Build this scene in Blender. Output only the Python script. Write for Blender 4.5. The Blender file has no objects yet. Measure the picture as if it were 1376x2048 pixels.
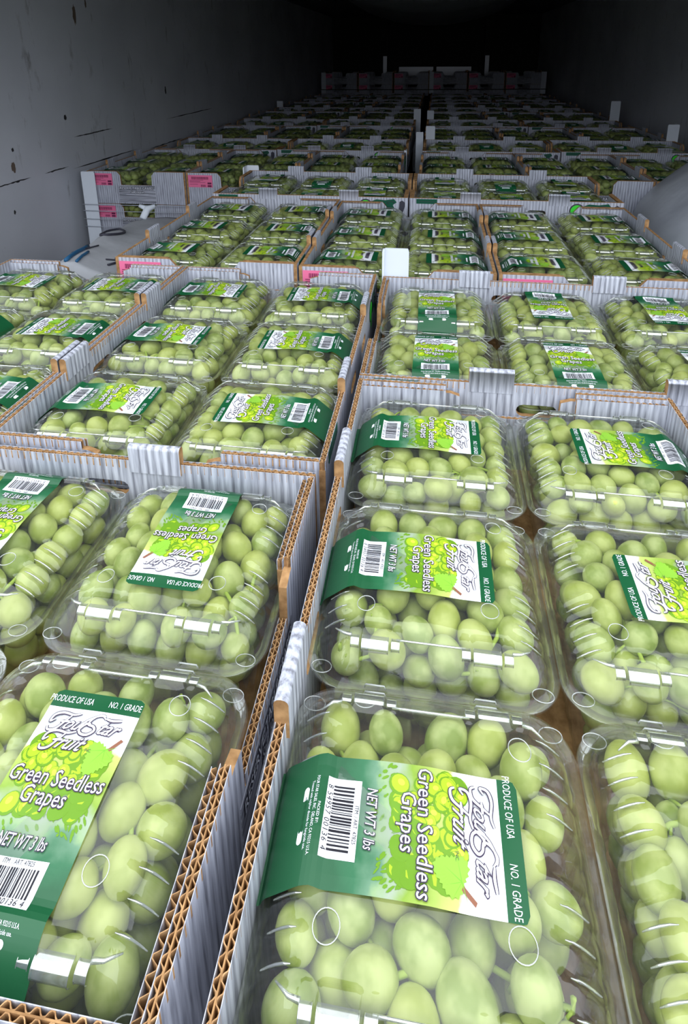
import bpy, bmesh, math, random
import numpy as np
from math import sin, cos, pi, radians
from mathutils import Vector, Matrix
from mathutils.geometry import tessellate_polygon

S = bpy.context.scene
C = S.collection
rnd = random.Random(7)

# ------------------------------------------------------------------ camera
F_PX = 1225.1
cam_d = bpy.data.cameras.new('camera')
cam_d.sensor_fit = 'VERTICAL'
cam_d.sensor_height = 24.0
cam_d.lens = F_PX / 2048 * 24.0
cam_d.shift_y = -(1024 - 485.0) / 2048
cam_d.clip_start = 0.02
cam_d.clip_end = 60
cam = bpy.data.objects.new('camera', cam_d)
C.objects.link(cam)
_y, _p, _r = radians(8.3876), radians(16.9221), radians(-0.4816)
_F = Vector((-sin(_y) * cos(_p), cos(_y) * cos(_p), -sin(_p)))
_R = Vector((cos(_y), sin(_y), 0))
_U = _R.cross(_F)
_R2 = _R * cos(_r) + _U * sin(_r)
_U2 = -_R * sin(_r) + _U * cos(_r)
M = Matrix((_R2, _U2, -_F)).transposed().to_4x4()
M.translation = Vector((-0.0102, -0.1447, 0.4142))
cam.matrix_world = M
S.camera = cam

# ------------------------------------------------------------------ view, world, light
S.view_settings.view_transform = 'Standard'
S.view_settings.look = 'None'
S.view_settings.gamma = 1
S.view_settings.use_curve_mapping = False
S.view_settings.exposure = 0.0
cy = S.cycles
cy.max_bounces = 7
cy.diffuse_bounces = 4
cy.glossy_bounces = 3
cy.transmission_bounces = 4
cy.transparent_max_bounces = 20
cy.caustics_reflective = False
cy.caustics_refractive = False
cy.sample_clamp_indirect = 6

WORLD_STRENGTH = 3.0
w = bpy.data.worlds.new('overcast sky')
S.world = w
w.use_nodes = True
nt = w.node_tree
nt.nodes.clear()
tc = nt.nodes.new('ShaderNodeTexCoord')
sx = nt.nodes.new('ShaderNodeSeparateXYZ')
rp = nt.nodes.new('ShaderNodeValToRGB')
bg = nt.nodes.new('ShaderNodeBackground')
wo = nt.nodes.new('ShaderNodeOutputWorld')
nt.links.new(tc.outputs['Generated'], sx.inputs[0])
nt.links.new(sx.outputs['Z'], rp.inputs[0])
e = rp.color_ramp.elements
e[0].position = 0.0
e[0].color = (0.14, 0.145, 0.15, 1)
e[1].position = 0.10
e[1].color = (0.30, 0.32, 0.37, 1)
k = e.new(0.32)
k.color = (0.84, 0.90, 1.0, 1)
k = e.new(1.0)
k.color = (0.92, 0.96, 1.0, 1)
nt.links.new(rp.outputs[0], bg.inputs[0])
bg.inputs[1].default_value = WORLD_STRENGTH
nt.links.new(bg.outputs[0], wo.inputs[0])

# trailer interior extents (metres; z = 0 is the top edge of the cartons)
WL, WR, CEIL, YD, YB, FLOOR = -1.385, 1.275, 0.90, 0.70, 8.3, -0.391

# ------------------------------------------------------------------ materials
def mat(name):
    m = bpy.data.materials.new(name)
    m.use_nodes = True
    m.node_tree.nodes.clear()
    return m, m.node_tree.nodes, m.node_tree.links

def srgb(r, g, b):
    f = lambda c: (c / 255 / 12.92) if c / 255 <= 0.04045 else ((c / 255 + 0.055) / 1.055) ** 2.4
    return (f(r), f(g), f(b), 1)

def simple(name, col, rough=0.6, spec=0.3, metal=0.0):
    m, n, l = mat(name)
    b = n.new('ShaderNodeBsdfPrincipled')
    o = n.new('ShaderNodeOutputMaterial')
    b.inputs['Base Color'].default_value = col
    b.inputs['Roughness'].default_value = rough
    b.inputs['Specular IOR Level'].default_value = spec
    b.inputs['Metallic'].default_value = metal
    l.new(b.outputs[0], o.inputs[0])
    return m

def noise_mat(name, cols, scale, mscale=(1, 1, 1), rough=0.6, spec=0.3, detail=4, metal=0.0, bump=0.0, coord='Object', bdist=0.001):
    """cols = [(pos, colour), ...] over a noise texture"""
    m, n, l = mat(name)
    b = n.new('ShaderNodeBsdfPrincipled')
    o = n.new('ShaderNodeOutputMaterial')
    t = n.new('ShaderNodeTexCoord')
    mp = n.new('ShaderNodeMapping')
    mp.inputs['Scale'].default_value = mscale
    no = n.new('ShaderNodeTexNoise')
    no.inputs['Scale'].default_value = scale
    no.inputs['Detail'].default_value = detail
    cr = n.new('ShaderNodeValToRGB')
    el = cr.color_ramp.elements
    el[0].position, el[0].color = cols[0]
    el[1].position, el[1].color = cols[1]
    for p, c in cols[2:]:
        q = el.new(p)
        q.color = c
    l.new(t.outputs[coord], mp.inputs[0])
    l.new(mp.outputs[0], no.inputs[0])
    l.new(no.outputs[0], cr.inputs[0])
    l.new(cr.outputs[0], b.inputs['Base Color'])
    b.inputs['Roughness'].default_value = rough
    b.inputs['Specular IOR Level'].default_value = spec
    b.inputs['Metallic'].default_value = metal
    if bump:
        bp = n.new('ShaderNodeBump')
        bp.inputs['Strength'].default_value = bump
        bp.inputs['Distance'].default_value = bdist
        l.new(no.outputs[0], bp.inputs['Height'])
        l.new(bp.outputs[0], b.inputs['Normal'])
    l.new(b.outputs[0], o.inputs[0])
    return m

def make_print():
    """weathered-plank print on the cartons: vertical grey stripes on white"""
    m, n, l = mat('carton print')
    b = n.new('ShaderNodeBsdfPrincipled')
    o = n.new('ShaderNodeOutputMaterial')
    t = n.new('ShaderNodeTexCoord')
    mp = n.new('ShaderNodeMapping')
    mp.inputs['Scale'].default_value = (1, 1, 0.06)
    n1 = n.new('ShaderNodeTexNoise')
    n1.inputs['Scale'].default_value = 330
    n1.inputs['Detail'].default_value = 3
    wv = n.new('ShaderNodeTexWave')
    wv.wave_type = 'BANDS'
    wv.bands_direction = 'X'
    wv.wave_profile = 'SIN'
    wv.inputs['Scale'].default_value = 36
    wv.inputs['Distortion'].default_value = 0.6
    mx = n.new('ShaderNodeMath')
    mx.operation = 'MULTIPLY_ADD'
    mx.inputs[1].default_value = 0.25
    cr = n.new('ShaderNodeValToRGB')
    el = cr.color_ramp.elements
    el[0].position, el[0].color = 0.36, (0.20, 0.205, 0.24, 1)
    el[1].position, el[1].color = 0.86, (0.62, 0.64, 0.71, 1)
    q = el.new(0.58)
    q.color = (0.42, 0.435, 0.50, 1)
    l.new(t.outputs['Object'], mp.inputs[0])
    l.new(mp.outputs[0], n1.inputs[0])
    l.new(t.outputs['Object'], wv.inputs[0])
    l.new(wv.outputs[1], mx.inputs[0])
    l.new(n1.outputs[0], mx.inputs[2])
    l.new(mx.outputs[0], cr.inputs[0])
    l.new(cr.outputs[0], b.inputs['Base Color'])
    b.inputs['Roughness'].default_value = 0.55
    b.inputs['Specular IOR Level'].default_value = 0.25
    l.new(b.outputs[0], o.inputs[0])
    return m

def make_plastic(name, haze, rough, tint=(0.97, 0.985, 0.97, 1), boost=1.5, bump=0.25, cap=1.0):
    """thin clear PET: transparent with Fresnel gloss and a little scatter"""
    m, n, l = mat(name)
    o = n.new('ShaderNodeOutputMaterial')
    tr = n.new('ShaderNodeBsdfTransparent')
    tr.inputs[0].default_value = tint
    gl = n.new('ShaderNodeBsdfGlossy')
    gl.inputs['Roughness'].default_value = rough
    gl.inputs[0].default_value = (1, 1, 1, 1)
    df = n.new('ShaderNodeBsdfDiffuse')
    df.inputs[0].default_value = (0.75, 0.78, 0.80, 1)
    fr = n.new('ShaderNodeFresnel')
    fr.inputs['IOR'].default_value = 1.55
    mu = n.new('ShaderNodeMath')
    mu.operation = 'MULTIPLY'
    mu.use_clamp = True
    mu.inputs[1].default_value = boost
    t = n.new('ShaderNodeTexCoord')
    no = n.new('ShaderNodeTexNoise')
    no.inputs['Scale'].default_value = 45
    no.inputs['Detail'].default_value = 2
    bp = n.new('ShaderNodeBump')
    bp.inputs['Strength'].default_value = bump
    bp.inputs['Distance'].default_value = 0.002
    l.new(t.outputs['Object'], no.inputs[0])
    l.new(no.outputs[0], bp.inputs['Height'])
    l.new(bp.outputs[0], gl.inputs['Normal'])
    l.new(bp.outputs[0], fr.inputs['Normal'])
    m1 = n.new('ShaderNodeMixShader')
    m1.inputs[0].default_value = haze
    l.new(tr.outputs[0], m1.inputs[1])
    l.new(df.outputs[0], m1.inputs[2])
    l.new(fr.outputs[0], mu.inputs[0])
    mn = n.new('ShaderNodeMath')
    mn.operation = 'MINIMUM'
    mn.inputs[1].default_value = cap
    l.new(mu.outputs[0], mn.inputs[0])
    m2 = n.new('ShaderNodeMixShader')
    l.new(mn.outputs[0], m2.inputs[0])
    l.new(m1.outputs[0], m2.inputs[1])
    l.new(gl.outputs[0], m2.inputs[2])
    l.new(m2.outputs[0], o.inputs[0])
    return m

def make_grape(name, c1, c2, c3, sss=0.0):
    m, n, l = mat(name)
    b = n.new('ShaderNodeBsdfPrincipled')
    o = n.new('ShaderNodeOutputMaterial')
    t = n.new('ShaderNodeTexCoord')
    no = n.new('ShaderNodeTexNoise')
    no.inputs['Scale'].default_value = 60
    no.inputs['Detail'].default_value = 3
    cr = n.new('ShaderNodeValToRGB')
    el = cr.color_ramp.elements
    el[0].position, el[0].color = 0.41, c1
    el[1].position, el[1].color = 0.61, c2
    oi = n.new('ShaderNodeObjectInfo')
    mix = n.new('ShaderNodeMix')
    mix.data_type = 'RGBA'
    mix.inputs[7].default_value = c3
    mr = n.new('ShaderNodeMath')
    mr.operation = 'MULTIPLY'
    mr.inputs[1].default_value = 0.45
    l.new(oi.outputs['Random'], mr.inputs[0])
    l.new(mr.outputs[0], mix.inputs[0])
    l.new(t.outputs['Object'], no.inputs[0])
    l.new(no.outputs[0], cr.inputs[0])
    l.new(cr.outputs[0], mix.inputs[6])
    l.new(mix.outputs[2], b.inputs['Base Color'])
    b.inputs['Roughness'].default_value = 0.42
    b.inputs['Specular IOR Level'].default_value = 0.45
    if sss:
        b.inputs['Subsurface Weight'].default_value = sss
        b.inputs['Subsurface Radius'].default_value = (1.0, 1.0, 0.35)
        b.inputs['Subsurface Scale'].default_value = 0.006
    l.new(b.outputs[0], o.inputs[0])
    return m

MT = {}
MT['print'] = make_print()
MT['kraft'] = noise_mat('kraft board', [(0.35, (0.27, 0.145, 0.062, 1)), (0.65, (0.50, 0.29, 0.13, 1))], 90, rough=0.8, spec=0.1)
MT['flute'] = noise_mat('corrugated medium', [(0.35, (0.30, 0.16, 0.07, 1)), (0.65, (0.56, 0.34, 0.165, 1))], 120, rough=0.8, spec=0.1)
MT['hplank'] = noise_mat('printed planks', [(0.36, (0.13, 0.135, 0.16, 1)), (0.64, (0.52, 0.53, 0.60, 1))], 14, mscale=(0.6, 1, 14), rough=0.6, detail=6)
MT['lid'] = make_plastic('clear lid plastic', 0.028, 0.045, boost=1.0, cap=0.38)
MT['tray'] = make_plastic('clear tray plastic', 0.05, 0.08, boost=1.0, cap=0.38)
MT['ring'] = make_plastic('clear plastic edge', 0.34, 0.10, boost=2.5, cap=0.5)
MT['glint_bead'] = make_plastic('moulded edge with boosted glints', 0.16, 0.10, boost=9.0, bump=0.0, cap=0.55)  # gloss raised well beyond clear plastic so the highlights turn white
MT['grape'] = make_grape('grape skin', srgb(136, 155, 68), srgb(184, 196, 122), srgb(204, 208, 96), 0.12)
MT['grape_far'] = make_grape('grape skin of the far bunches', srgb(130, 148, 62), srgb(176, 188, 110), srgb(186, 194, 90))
MT['stem'] = simple('grape stem', srgb(160, 182, 70), 0.6)
MT['green'] = simple('label green', srgb(18, 84, 48), 0.38, 0.4)
MT['white'] = simple('label white', srgb(240, 242, 248), 0.4, 0.4)
MT['ink'] = simple('label dark ink', srgb(62, 50, 72), 0.5)
MT['black'] = simple('black ink', srgb(30, 28, 36), 0.5)
MT['ag1'] = simple('label art grape', srgb(164, 192, 42), 0.4)
MT['ag2'] = simple('label art grape shade', srgb(104, 148, 34), 0.4)
MT['ag3'] = simple('label art grape light', srgb(206, 224, 70), 0.4)
MT['leaf'] = simple('label art leaf', srgb(138, 190, 62), 0.4)
MT['leaf2'] = simple('label art leaf vein', srgb(112, 178, 50), 0.4)
MT['twig'] = simple('label art twig', srgb(140, 92, 70), 0.5)
MT['pink'] = simple('pink sticker', srgb(240, 120, 160), 0.5)
MT['pinkink'] = simple('sticker ink', srgb(112, 34, 74), 0.5)
MT['post'] = simple('white edge board', srgb(232, 238, 245), 0.5)
MT['logo_green'] = simple('bright green print', srgb(70, 220, 60), 0.5)
MT['logo_teal'] = simple('dark green print', srgb(16, 84, 62), 0.5)
MT['logo_dark'] = simple('charcoal print', srgb(62, 62, 72), 0.5)
MT['strap'] = simple('clear strapping', srgb(190, 195, 205), 0.3)
MT['strap_black'] = simple('black strapping', srgb(16, 16, 18), 0.4)
MT['bag'] = noise_mat('grey paper of the dunnage bag', [(0.3, srgb(168, 170, 174)), (0.7, srgb(190, 192, 196))], 9, rough=0.6, bump=0.5, bdist=0.01)
MT['bag2'] = noise_mat('grey skin of the air bag', [(0.3, srgb(176, 180, 188)), (0.7, srgb(202, 206, 212))], 5, rough=0.32, spec=0.6, bump=0.8, bdist=0.01)
MT['blueink'] = simple('blue bag print', srgb(40, 92, 130), 0.5)

def wall_mat():
    m, n, l = mat('dull metal lining')
    b = n.new('ShaderNodeBsdfPrincipled')
    o = n.new('ShaderNodeOutputMaterial')
    t = n.new('ShaderNodeTexCoord')
    n1 = n.new('ShaderNodeTexNoise')
    n1.inputs['Scale'].default_value = 2.2
    n1.inputs['Detail'].default_value = 5
    c1 = n.new('ShaderNodeValToRGB')
    c1.color_ramp.elements[0].position, c1.color_ramp.elements[0].color = 0.35, (0.62, 0.635, 0.67, 1)
    c1.color_ramp.elements[1].position, c1.color_ramp.elements[1].color = 0.68, (0.74, 0.755, 0.79, 1)
    mp = n.new('ShaderNodeMapping')
    mp.inputs['Scale'].default_value = (1, 3.0, 0.9)
    n2 = n.new('ShaderNodeTexNoise')
    n2.inputs['Scale'].default_value = 7
    n2.inputs['Detail'].default_value = 8
    n2.inputs['Roughness'].default_value = 0.65
    c2 = n.new('ShaderNodeValToRGB')
    c2.color_ramp.elements[0].position, c2.color_ramp.elements[0].color = 0.27, (0.35, 0.33, 0.30, 1)
    c2.color_ramp.elements[1].position, c2.color_ramp.elements[1].color = 0.40, (1, 1, 1, 1)
    mx = n.new('ShaderNodeMix')
    mx.data_type = 'RGBA'
    mx.blend_type = 'MULTIPLY'
    mx.inputs[0].default_value = 0.7
    l.new(t.outputs['Object'], n1.inputs[0])
    l.new(n1.outputs[0], c1.inputs[0])
    l.new(t.outputs['Object'], mp.inputs[0])
    l.new(mp.outputs[0], n2.inputs[0])
    l.new(n2.outputs[0], c2.inputs[0])
    l.new(c1.outputs[0], mx.inputs[6])
    l.new(c2.outputs[0], mx.inputs[7])
    l.new(mx.outputs[2], b.inputs['Base Color'])
    b.inputs['Roughness'].default_value = 0.48
    b.inputs['Metallic'].default_value = 0.15
    b.inputs['Specular IOR Level'].default_value = 0.35
    bp = n.new('ShaderNodeBump')
    bp.inputs['Strength'].default_value = 0.25
    bp.inputs['Distance'].default_value = 0.01
    l.new(n1.outputs[0], bp.inputs['Height'])
    l.new(bp.outputs[0], b.inputs['Normal'])
    l.new(b.outputs[0], o.inputs[0])
    return m
MT['wall'] = wall_mat()
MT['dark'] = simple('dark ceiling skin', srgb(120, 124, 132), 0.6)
MT['floor'] = simple('dark floor', srgb(60, 60, 62), 0.7)
MT['duct'] = simple('air chute fabric', srgb(168, 170, 176), 0.7)
MT['steel'] = simple('scuffed steel', srgb(170, 172, 176), 0.35, 0.5, 0.6)
MT['scuff_gloom'] = simple('dark scrape and far-end gloom', srgb(50, 48, 48), 0.7)  # scrapes on the wall; also painted-in gloom of far wall and uprights
MT['rust'] = simple('brown stain', srgb(112, 96, 84), 0.7)

# ------------------------------------------------------------------ mesh helpers
class MB:
    """collects vertices and faces of one mesh with several materials"""
    def __init__(s):
        s.v, s.f, s.m, s.mats, s.sm = [], [], [], [], []
    def mi(s, key):
        if key not in s.mats:
            s.mats.append(key)
        return s.mats.index(key)
    def add(s, vs, fs, key, smooth=False, T=None):
        b = len(s.v)
        if T is not None:
            vs = [T @ Vector(p) for p in vs]
        s.v.extend([tuple(p) for p in vs])
        i = s.mi(key)
        for f in fs:
            s.f.append(tuple(b + k for k in f))
            s.m.append(i)
            s.sm.append(smooth)
    def box(s, a, b, key, T=None):
        x0, y0, z0 = a
        x1, y1, z1 = b
        vs = [(x0, y0, z0), (x1, y0, z0), (x1, y1, z0), (x0, y1, z0), (x0, y0, z1), (x1, y0, z1), (x1, y1, z1), (x0, y1, z1)]
        s.add(vs, [(0, 3, 2, 1), (4, 5, 6, 7), (0, 1, 5, 4), (1, 2, 6, 5), (2, 3, 7, 6), (3, 0, 4, 7)], key, False, T)
    def tube(s, pts, rad, key, n=6, T=None, closed=False):
        pts = [Vector(p) for p in pts]
        vs, fs = [], []
        N = len(pts)
        for i, p in enumerate(pts):
            a = pts[(i - 1) % N] if (i or closed) else p
            c = pts[(i + 1) % N] if (i < N - 1 or closed) else p
            d = (c - a).normalized()
            u = d.cross(Vector((0.13, 0.21, 0.97)))
            if u.length < 1e-4:
                u = d.cross(Vector((1, 0, 0)))
            u.normalize()
            v = d.cross(u)
            r = rad[i] if isinstance(rad, (list, tuple)) else rad
            for k in range(n):
                t = 2 * pi * k / n
                vs.append(p + (u * cos(t) + v * sin(t)) * r)
        for i in range(N if closed else N - 1):
            j = (i + 1) % N
            for k in range(n):
                fs.append((i * n + k, i * n + (k + 1) % n, j * n + (k + 1) % n, j * n + k))
        if not closed:
            fs.append(tuple(reversed(range(n))))
            fs.append(tuple((N - 1) * n + k for k in range(n)))
        s.add(vs, fs, key, True, T)
    def mesh(s, name):
        me = bpy.data.meshes.new(name)
        me.from_pydata(s.v, [], s.f)
        for k in s.mats:
            me.materials.append(MT[k])
        me.polygons.foreach_set('material_index', s.m)
        me.polygons.foreach_set('use_smooth', s.sm)
        me.update()
        return me
    def build(s, name, parent=None):
        return link(name, s.mesh(name), parent)

def link(name, me, parent=None, loc=None, rz=0.0):
    o = bpy.data.objects.new(name, me)
    C.objects.link(o)
    if parent is not None:
        o.parent = parent
    if loc is not None:
        o.location = loc
    if rz:
        o.rotation_euler = (0, 0, rz)
    return o

def tag(o, label=None, cat=None, group=None, kind=None):
    if label: o['label'] = label
    if cat: o['category'] = cat
    if group: o['group'] = group
    if kind: o['kind'] = kind
    return o

def thing(name, label, cat, loc=(0, 0, 0), rz=0.0, group=None):
    o = bpy.data.objects.new(name, None)
    o.empty_display_size = 0.05
    C.objects.link(o)
    o.location = loc
    o.rotation_euler = (0, 0, rz)
    return tag(o, label, cat, group)

def copy_tree(o, parent):
    c = o.copy()
    C.objects.link(c)
    c.parent = parent
    KIDS[c.name] = [copy_tree(k, c) for k in KIDS.get(o.name, [])]
    return c

def copy_thing(root, loc, rz, label, group):
    r = copy_tree(root, None)
    r.location = loc
    r.rotation_euler = (0, 0, rz)
    return tag(r, label, None, group)
KIDS = {}

def struct(name, mb):
    return tag(mb.build(name), kind='structure')

# ------------------------------------------------------------------ trailer
def quadwall(name, a, b, key, n=1):
    m = MB()
    m.box(a, b, key)
    return struct(name, m)

T_ = 0.05
wl = quadwall('wall_left', (WL - T_, YD, FLOOR - T_), (WL, YB, CEIL + T_), 'wall')
wr = quadwall('wall_right', (WR, YD, FLOOR - T_), (WR + T_, YB, CEIL + T_), 'wall')
quadwall('wall_front', (WL, YB, FLOOR - T_), (WR, YB + T_, CEIL), 'scuff_gloom')  # dark colour stands in for the lack of light at the far end
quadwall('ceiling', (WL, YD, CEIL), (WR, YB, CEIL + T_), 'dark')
quadwall('floor', (WL, -0.25, FLOOR - T_), (WR, YB, FLOOR), 'floor')

def flake(mb, pts, x, key, dx):
    """a thin flat mark on a side wall, pts = [(y, z)]"""
    n = len(pts)
    vs = [(x, p[0], p[1]) for p in pts] + [(x + dx, p[0], p[1]) for p in pts]
    fs = [tuple(range(n)), tuple(reversed(range(n, 2 * n)))] + [(i, (i + 1) % n, n + (i + 1) % n, n + i) for i in range(n)]
    mb.add(vs, fs, key)

def scrape(y0, y1, z, seed, th=0.003):
    r = random.Random(seed)
    m = MB()
    n = 14
    up, dn = [], []
    for i in range(n + 1):
        t = i / n
        yy = y0 + (y1 - y0) * t
        e = min(1, 4 * t, 4 * (1 - t))
        up.append((yy, z + th * (0.3 + r.random()) * e))
        dn.append((yy, z - th * (0.3 + r.random()) * e))
    flake(m, up + dn[::-1], WL + 0.0002, 'scuff_gloom', 0.0006)
    m.build('scrape_mark', wl)

for a in [(1.58, 1.77, 0.022), (1.85, 2.00, 0.020), (2.03, 2.56, 0.006), (2.69, 3.10, -0.012), (2.06, 2.36, 0.124), (2.9, 3.6, 0.110), (1.69, 1.71, 0.020)]:
    scrape(a[0], a[1], a[2], int(a[0] * 100), 0.0028)
def stain(y, z, ry, rz_, seed, key='rust'):
    r = random.Random(seed)
    m = MB()
    pts = [(y + ry * cos(2 * pi * i / 18) * (0.6 + 0.5 * r.random()), z + rz_ * sin(2 * pi * i / 18) * (0.6 + 0.5 * r.random())) for i in range(18)]
    flake(m, pts, WL + 0.0002, key, 0.0006)
    m.build('stain', wl)
stain(1.69, 0.071, 0.012, 0.020, 3)
stain(1.70, 0.127, 0.006, 0.008, 4, 'scuff_gloom')
stain(2.17, 0.575, 0.012, 0.040, 5)
stain(2.26, 0.62, 0.006, 0.02, 6)
stain(2.93, 0.255, 0.01, 0.022, 8, 'scuff_gloom')
stain(2.02, 0.202, 0.01, 0.012, 9, 'scuff_gloom')
stain(1.66, -0.075, 0.006, 0.008, 12, 'scuff_gloom')

# hanging air chute below the ceiling
m = MB()
vs, fs = [], []
NY, NX = 40, 20
for j in range(NY + 1):
    yy = 1.4 + (7.6 - 1.4) * j / NY
    sag = 0.15 + 0.025 * sin(yy * 3.1) + 0.012 * sin(yy * 9.7)
    for i in range(NX + 1):
        t = i / NX
        vs.append((-0.06 + (t - 0.5) * 1.5, yy, CEIL - 0.004 - sag * sin(pi * t) ** 0.75))
for j in range(NY):
    for i in range(NX):
        a = j * (NX + 1) + i
        fs.append((a, a + 1, a + NX + 2, a + NX + 1))
m.add(vs, fs, 'duct', True)
m.add([(-0.82, 1.4, CEIL - 0.004), (0.70, 1.4, CEIL - 0.004), (0.70, 7.6, CEIL - 0.004), (-0.82, 7.6, CEIL - 0.004)], [(0, 1, 2, 3)], 'duct')
tag(m.build('air_chute'), 'dark sagging fabric air chute hanging along the middle of the ceiling', 'air duct')

# bulkhead frame at the far end
fr = thing('bulkhead_frame', 'dim steel bulkhead frame behind the farthest carton stack', 'frame', (-0.03, 8.2, FLOOR))
for s in (-1, 1):
    m = MB()
    m.box((s * 0.66 - 0.045, -0.05, 0), (s * 0.66 + 0.045, 0.05, CEIL - FLOOR - 0.02), 'scuff_gloom')  # upright coloured dark to paint in the dimness back there
    m.box((s * 0.66 - 0.012 * s - 0.02, -0.065, 0.50), (s * 0.66 - 0.012 * s + 0.03, -0.05, 0.80), 'steel')
    m.build('upright', fr)
for s in (-1, 1):
    m = MB()
    m.box((-0.46 if s < 0 else 0.02, -0.07, 0.555), (-0.02 if s < 0 else 0.46, -0.05, 0.665), 'steel')
    m.build('kick_plate', fr)
m = MB()
m.box((-0.62, -0.05, 0.52), (0.62, -0.02, 0.56), 'wall')
m.build('crossbar', fr)

# ------------------------------------------------------------------ carton
L_, W_, H_, TH = 0.596, 0.396, 0.125, 0.007
def panel(mb, outer, holes, y0, y1, face='print', back='print', edge='kraft'):
    """flat board lying in the xz plane between y0 and y1; outer/holes are 2D loops"""
    loops = [[Vector((p[0], p[1], 0)) for p in outer]] + [[Vector((p[0], p[1], 0)) for p in h] for h in holes]
    tris = tessellate_polygon(loops)
    flat = [p for lp in loops for p in lp]
    for yy, key, flip in ((y0, face, False), (y1, back, True)):
        mb.add([(p.x, yy, p.y) for p in flat], [tuple(reversed(t)) if flip else tuple(t) for t in tris], key)
    for lp in loops:
        n = len(lp)
        mb.add([(p.x, y0, p.y) for p in lp] + [(p.x, y1, p.y) for p in lp], [(i, (i + 1) % n, n + (i + 1) % n, n + i) for i in range(n)], edge)

def flutes(mb, x0, x1, z, y0, y1, plies=2, pitch=0.0075, depth=0.010):
    """open corrugated edge standing above z: liners and wavy mediums"""
    t = (y1 - y0) / plies
    for k in range(plies + 1):
        yy = y0 + k * t
        a = yy - (0.0004 if k else 0)
        b = yy + (0.0004 if k < plies else 0)
        mb.box((x0, a, z), (x1, b, z + depth), 'kraft' if 0 < k < plies else 'print')
    n = max(2, int((x1 - x0) / pitch * 6))
    for k in range(plies):
        ya, am = y0 + (k + 0.5) * t, t * 0.40
        vs, fs = [], []
        for i in range(n + 1):
            x = x0 + (x1 - x0) * i / n
            ph = 2 * pi * (x - x0) / pitch + k * 1.7
            yy = ya + am * max(-1, min(1, 1.25 * sin(ph)))
            for dy in (-0.0004, 0.0004):
                for dz in (0, depth - 0.0003):
                    vs.append((x, yy + dy, z + dz))
        for i in range(n):
            a, b = i * 4, (i + 1) * 4
            fs += [(a, b, b + 1, a + 1), (a + 2, a + 3, b + 3, b + 2), (a + 1, b + 1, b + 3, a + 3)]
        mb.add(vs, fs, 'flute')

def slot(cx, cz, w_, h_, n=6):
    r = h_ / 2
    pts = []
    for s, base in ((1, -pi / 2), (-1, pi / 2)):
        for i in range(n + 1):
            a = base + pi * i / n
            pts.append((cx + s * (w_ / 2 - r) + r * cos(a), cz + r * sin(a)))
    return pts

FD = 0.010
def long_wall_mesh(fine):
    m = MB()
    L2 = L_ / 2
    z1 = -FD if fine else 0.0
    outer = [(-L2, -H_), (L2, -H_), (L2, z1), (-L2, z1)]
    holes = [slot(-L2 + 0.235, -0.036, 0.052, 0.017), slot(L2 - 0.235, -0.036, 0.052, 0.017)]
    panel(m, outer, holes, 0, TH)
    if fine:
        flutes(m, -L2, L2, z1, 0, TH)
    else:
        m.box((-L2, 0.0008, -0.001), (L2, TH - 0.0008, 0.0006), 'kraft')
    return m.mesh('long_wall')

def end_wall_mesh(fine):
    """short side with a dipped window between two corner panels; lies along x"""
    m = MB()
    W2 = W_ / 2 - TH
    z1 = -FD if fine else 0.0
    fl, wz = 0.115, -0.052
    outer = [(-W2, -H_), (W2, -H_), (W2, z1), (W2 - fl, z1), (W2 - fl - 0.012, -0.014), (W2 - fl - 0.014, wz), (-W2 + fl + 0.014, wz), (-W2 + fl + 0.012, -0.014), (-W2 + fl, z1), (-W2, z1)]
    panel(m, outer, [], 0, TH)
    # second ply glued inside each corner
    for s in (-1, 1):
        xs = sorted((s * W2, s * (W2 - fl + 0.006)))
        o2 = [(xs[0], -H_), (xs[1], -H_), (xs[1], z1 - 0.004), (xs[0], z1 - 0.004)]
        panel(m, o2, [], TH + 0.0008, 2 * TH - 0.001)
        if fine:
            flutes(m, xs[0], xs[1], z1, 0, TH)
            flutes(m, xs[0], xs[1], z1 - 0.004, TH + 0.0008, 2 * TH - 0.001, plies=1)
        else:
            m.box((xs[0], 0.0008, -0.001), (xs[1], 2 * TH - 0.001, 0.0006), 'kraft')
    if fine:
        flutes(m, -W2 + fl + 0.016, W2 - fl - 0.016, wz - 0.0005, 0.0, TH)
    # darker band of horizontal planks below the window
    m.box((-W2 + fl + 0.002, -0.0006, -H_ + 0.004), (W2 - fl - 0.002, -0.0001, wz - 0.002), 'hplank')
    return m.mesh('end_wall')

def tab_mesh():
    """folded stacking tab: round printed back, open brown ends"""
    m = MB()
    w_, hz, t, zb = 0.058, 0.020, 0.0100, -0.013
    prof = [(0, zb), (0, hz - 0.004)]
    for i in range(7):
        a = pi - pi * i / 6
        prof.append((t / 2 + t / 2 * cos(a), hz - 0.004 + 0.004 * sin(a)))
    prof += [(t, zb)]
    n = len(prof)
    for x0, x1, key in ((-w_ / 2, w_ / 2, 'print'),):
        vs = [(x0, p[0], p[1]) for p in prof] + [(x1, p[0], p[1]) for p in prof]
        m.add(vs, [(i, i + 1, n + i + 1, n + i) for i in range(n - 1)], key, True)
        m.add(vs, [tuple(range(n)), tuple(reversed(range(n, 2 * n)))], 'kraft')
    return m.mesh('stacking_tab')

def bottom_mesh():
    m = MB()
    m.box((-L_ / 2 + TH, -W_ / 2 + TH, -H_), (L_ / 2 - TH, W_ / 2 - TH, -H_ + 0.006), 'kraft')
    return m.mesh('bottom_panel')

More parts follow.
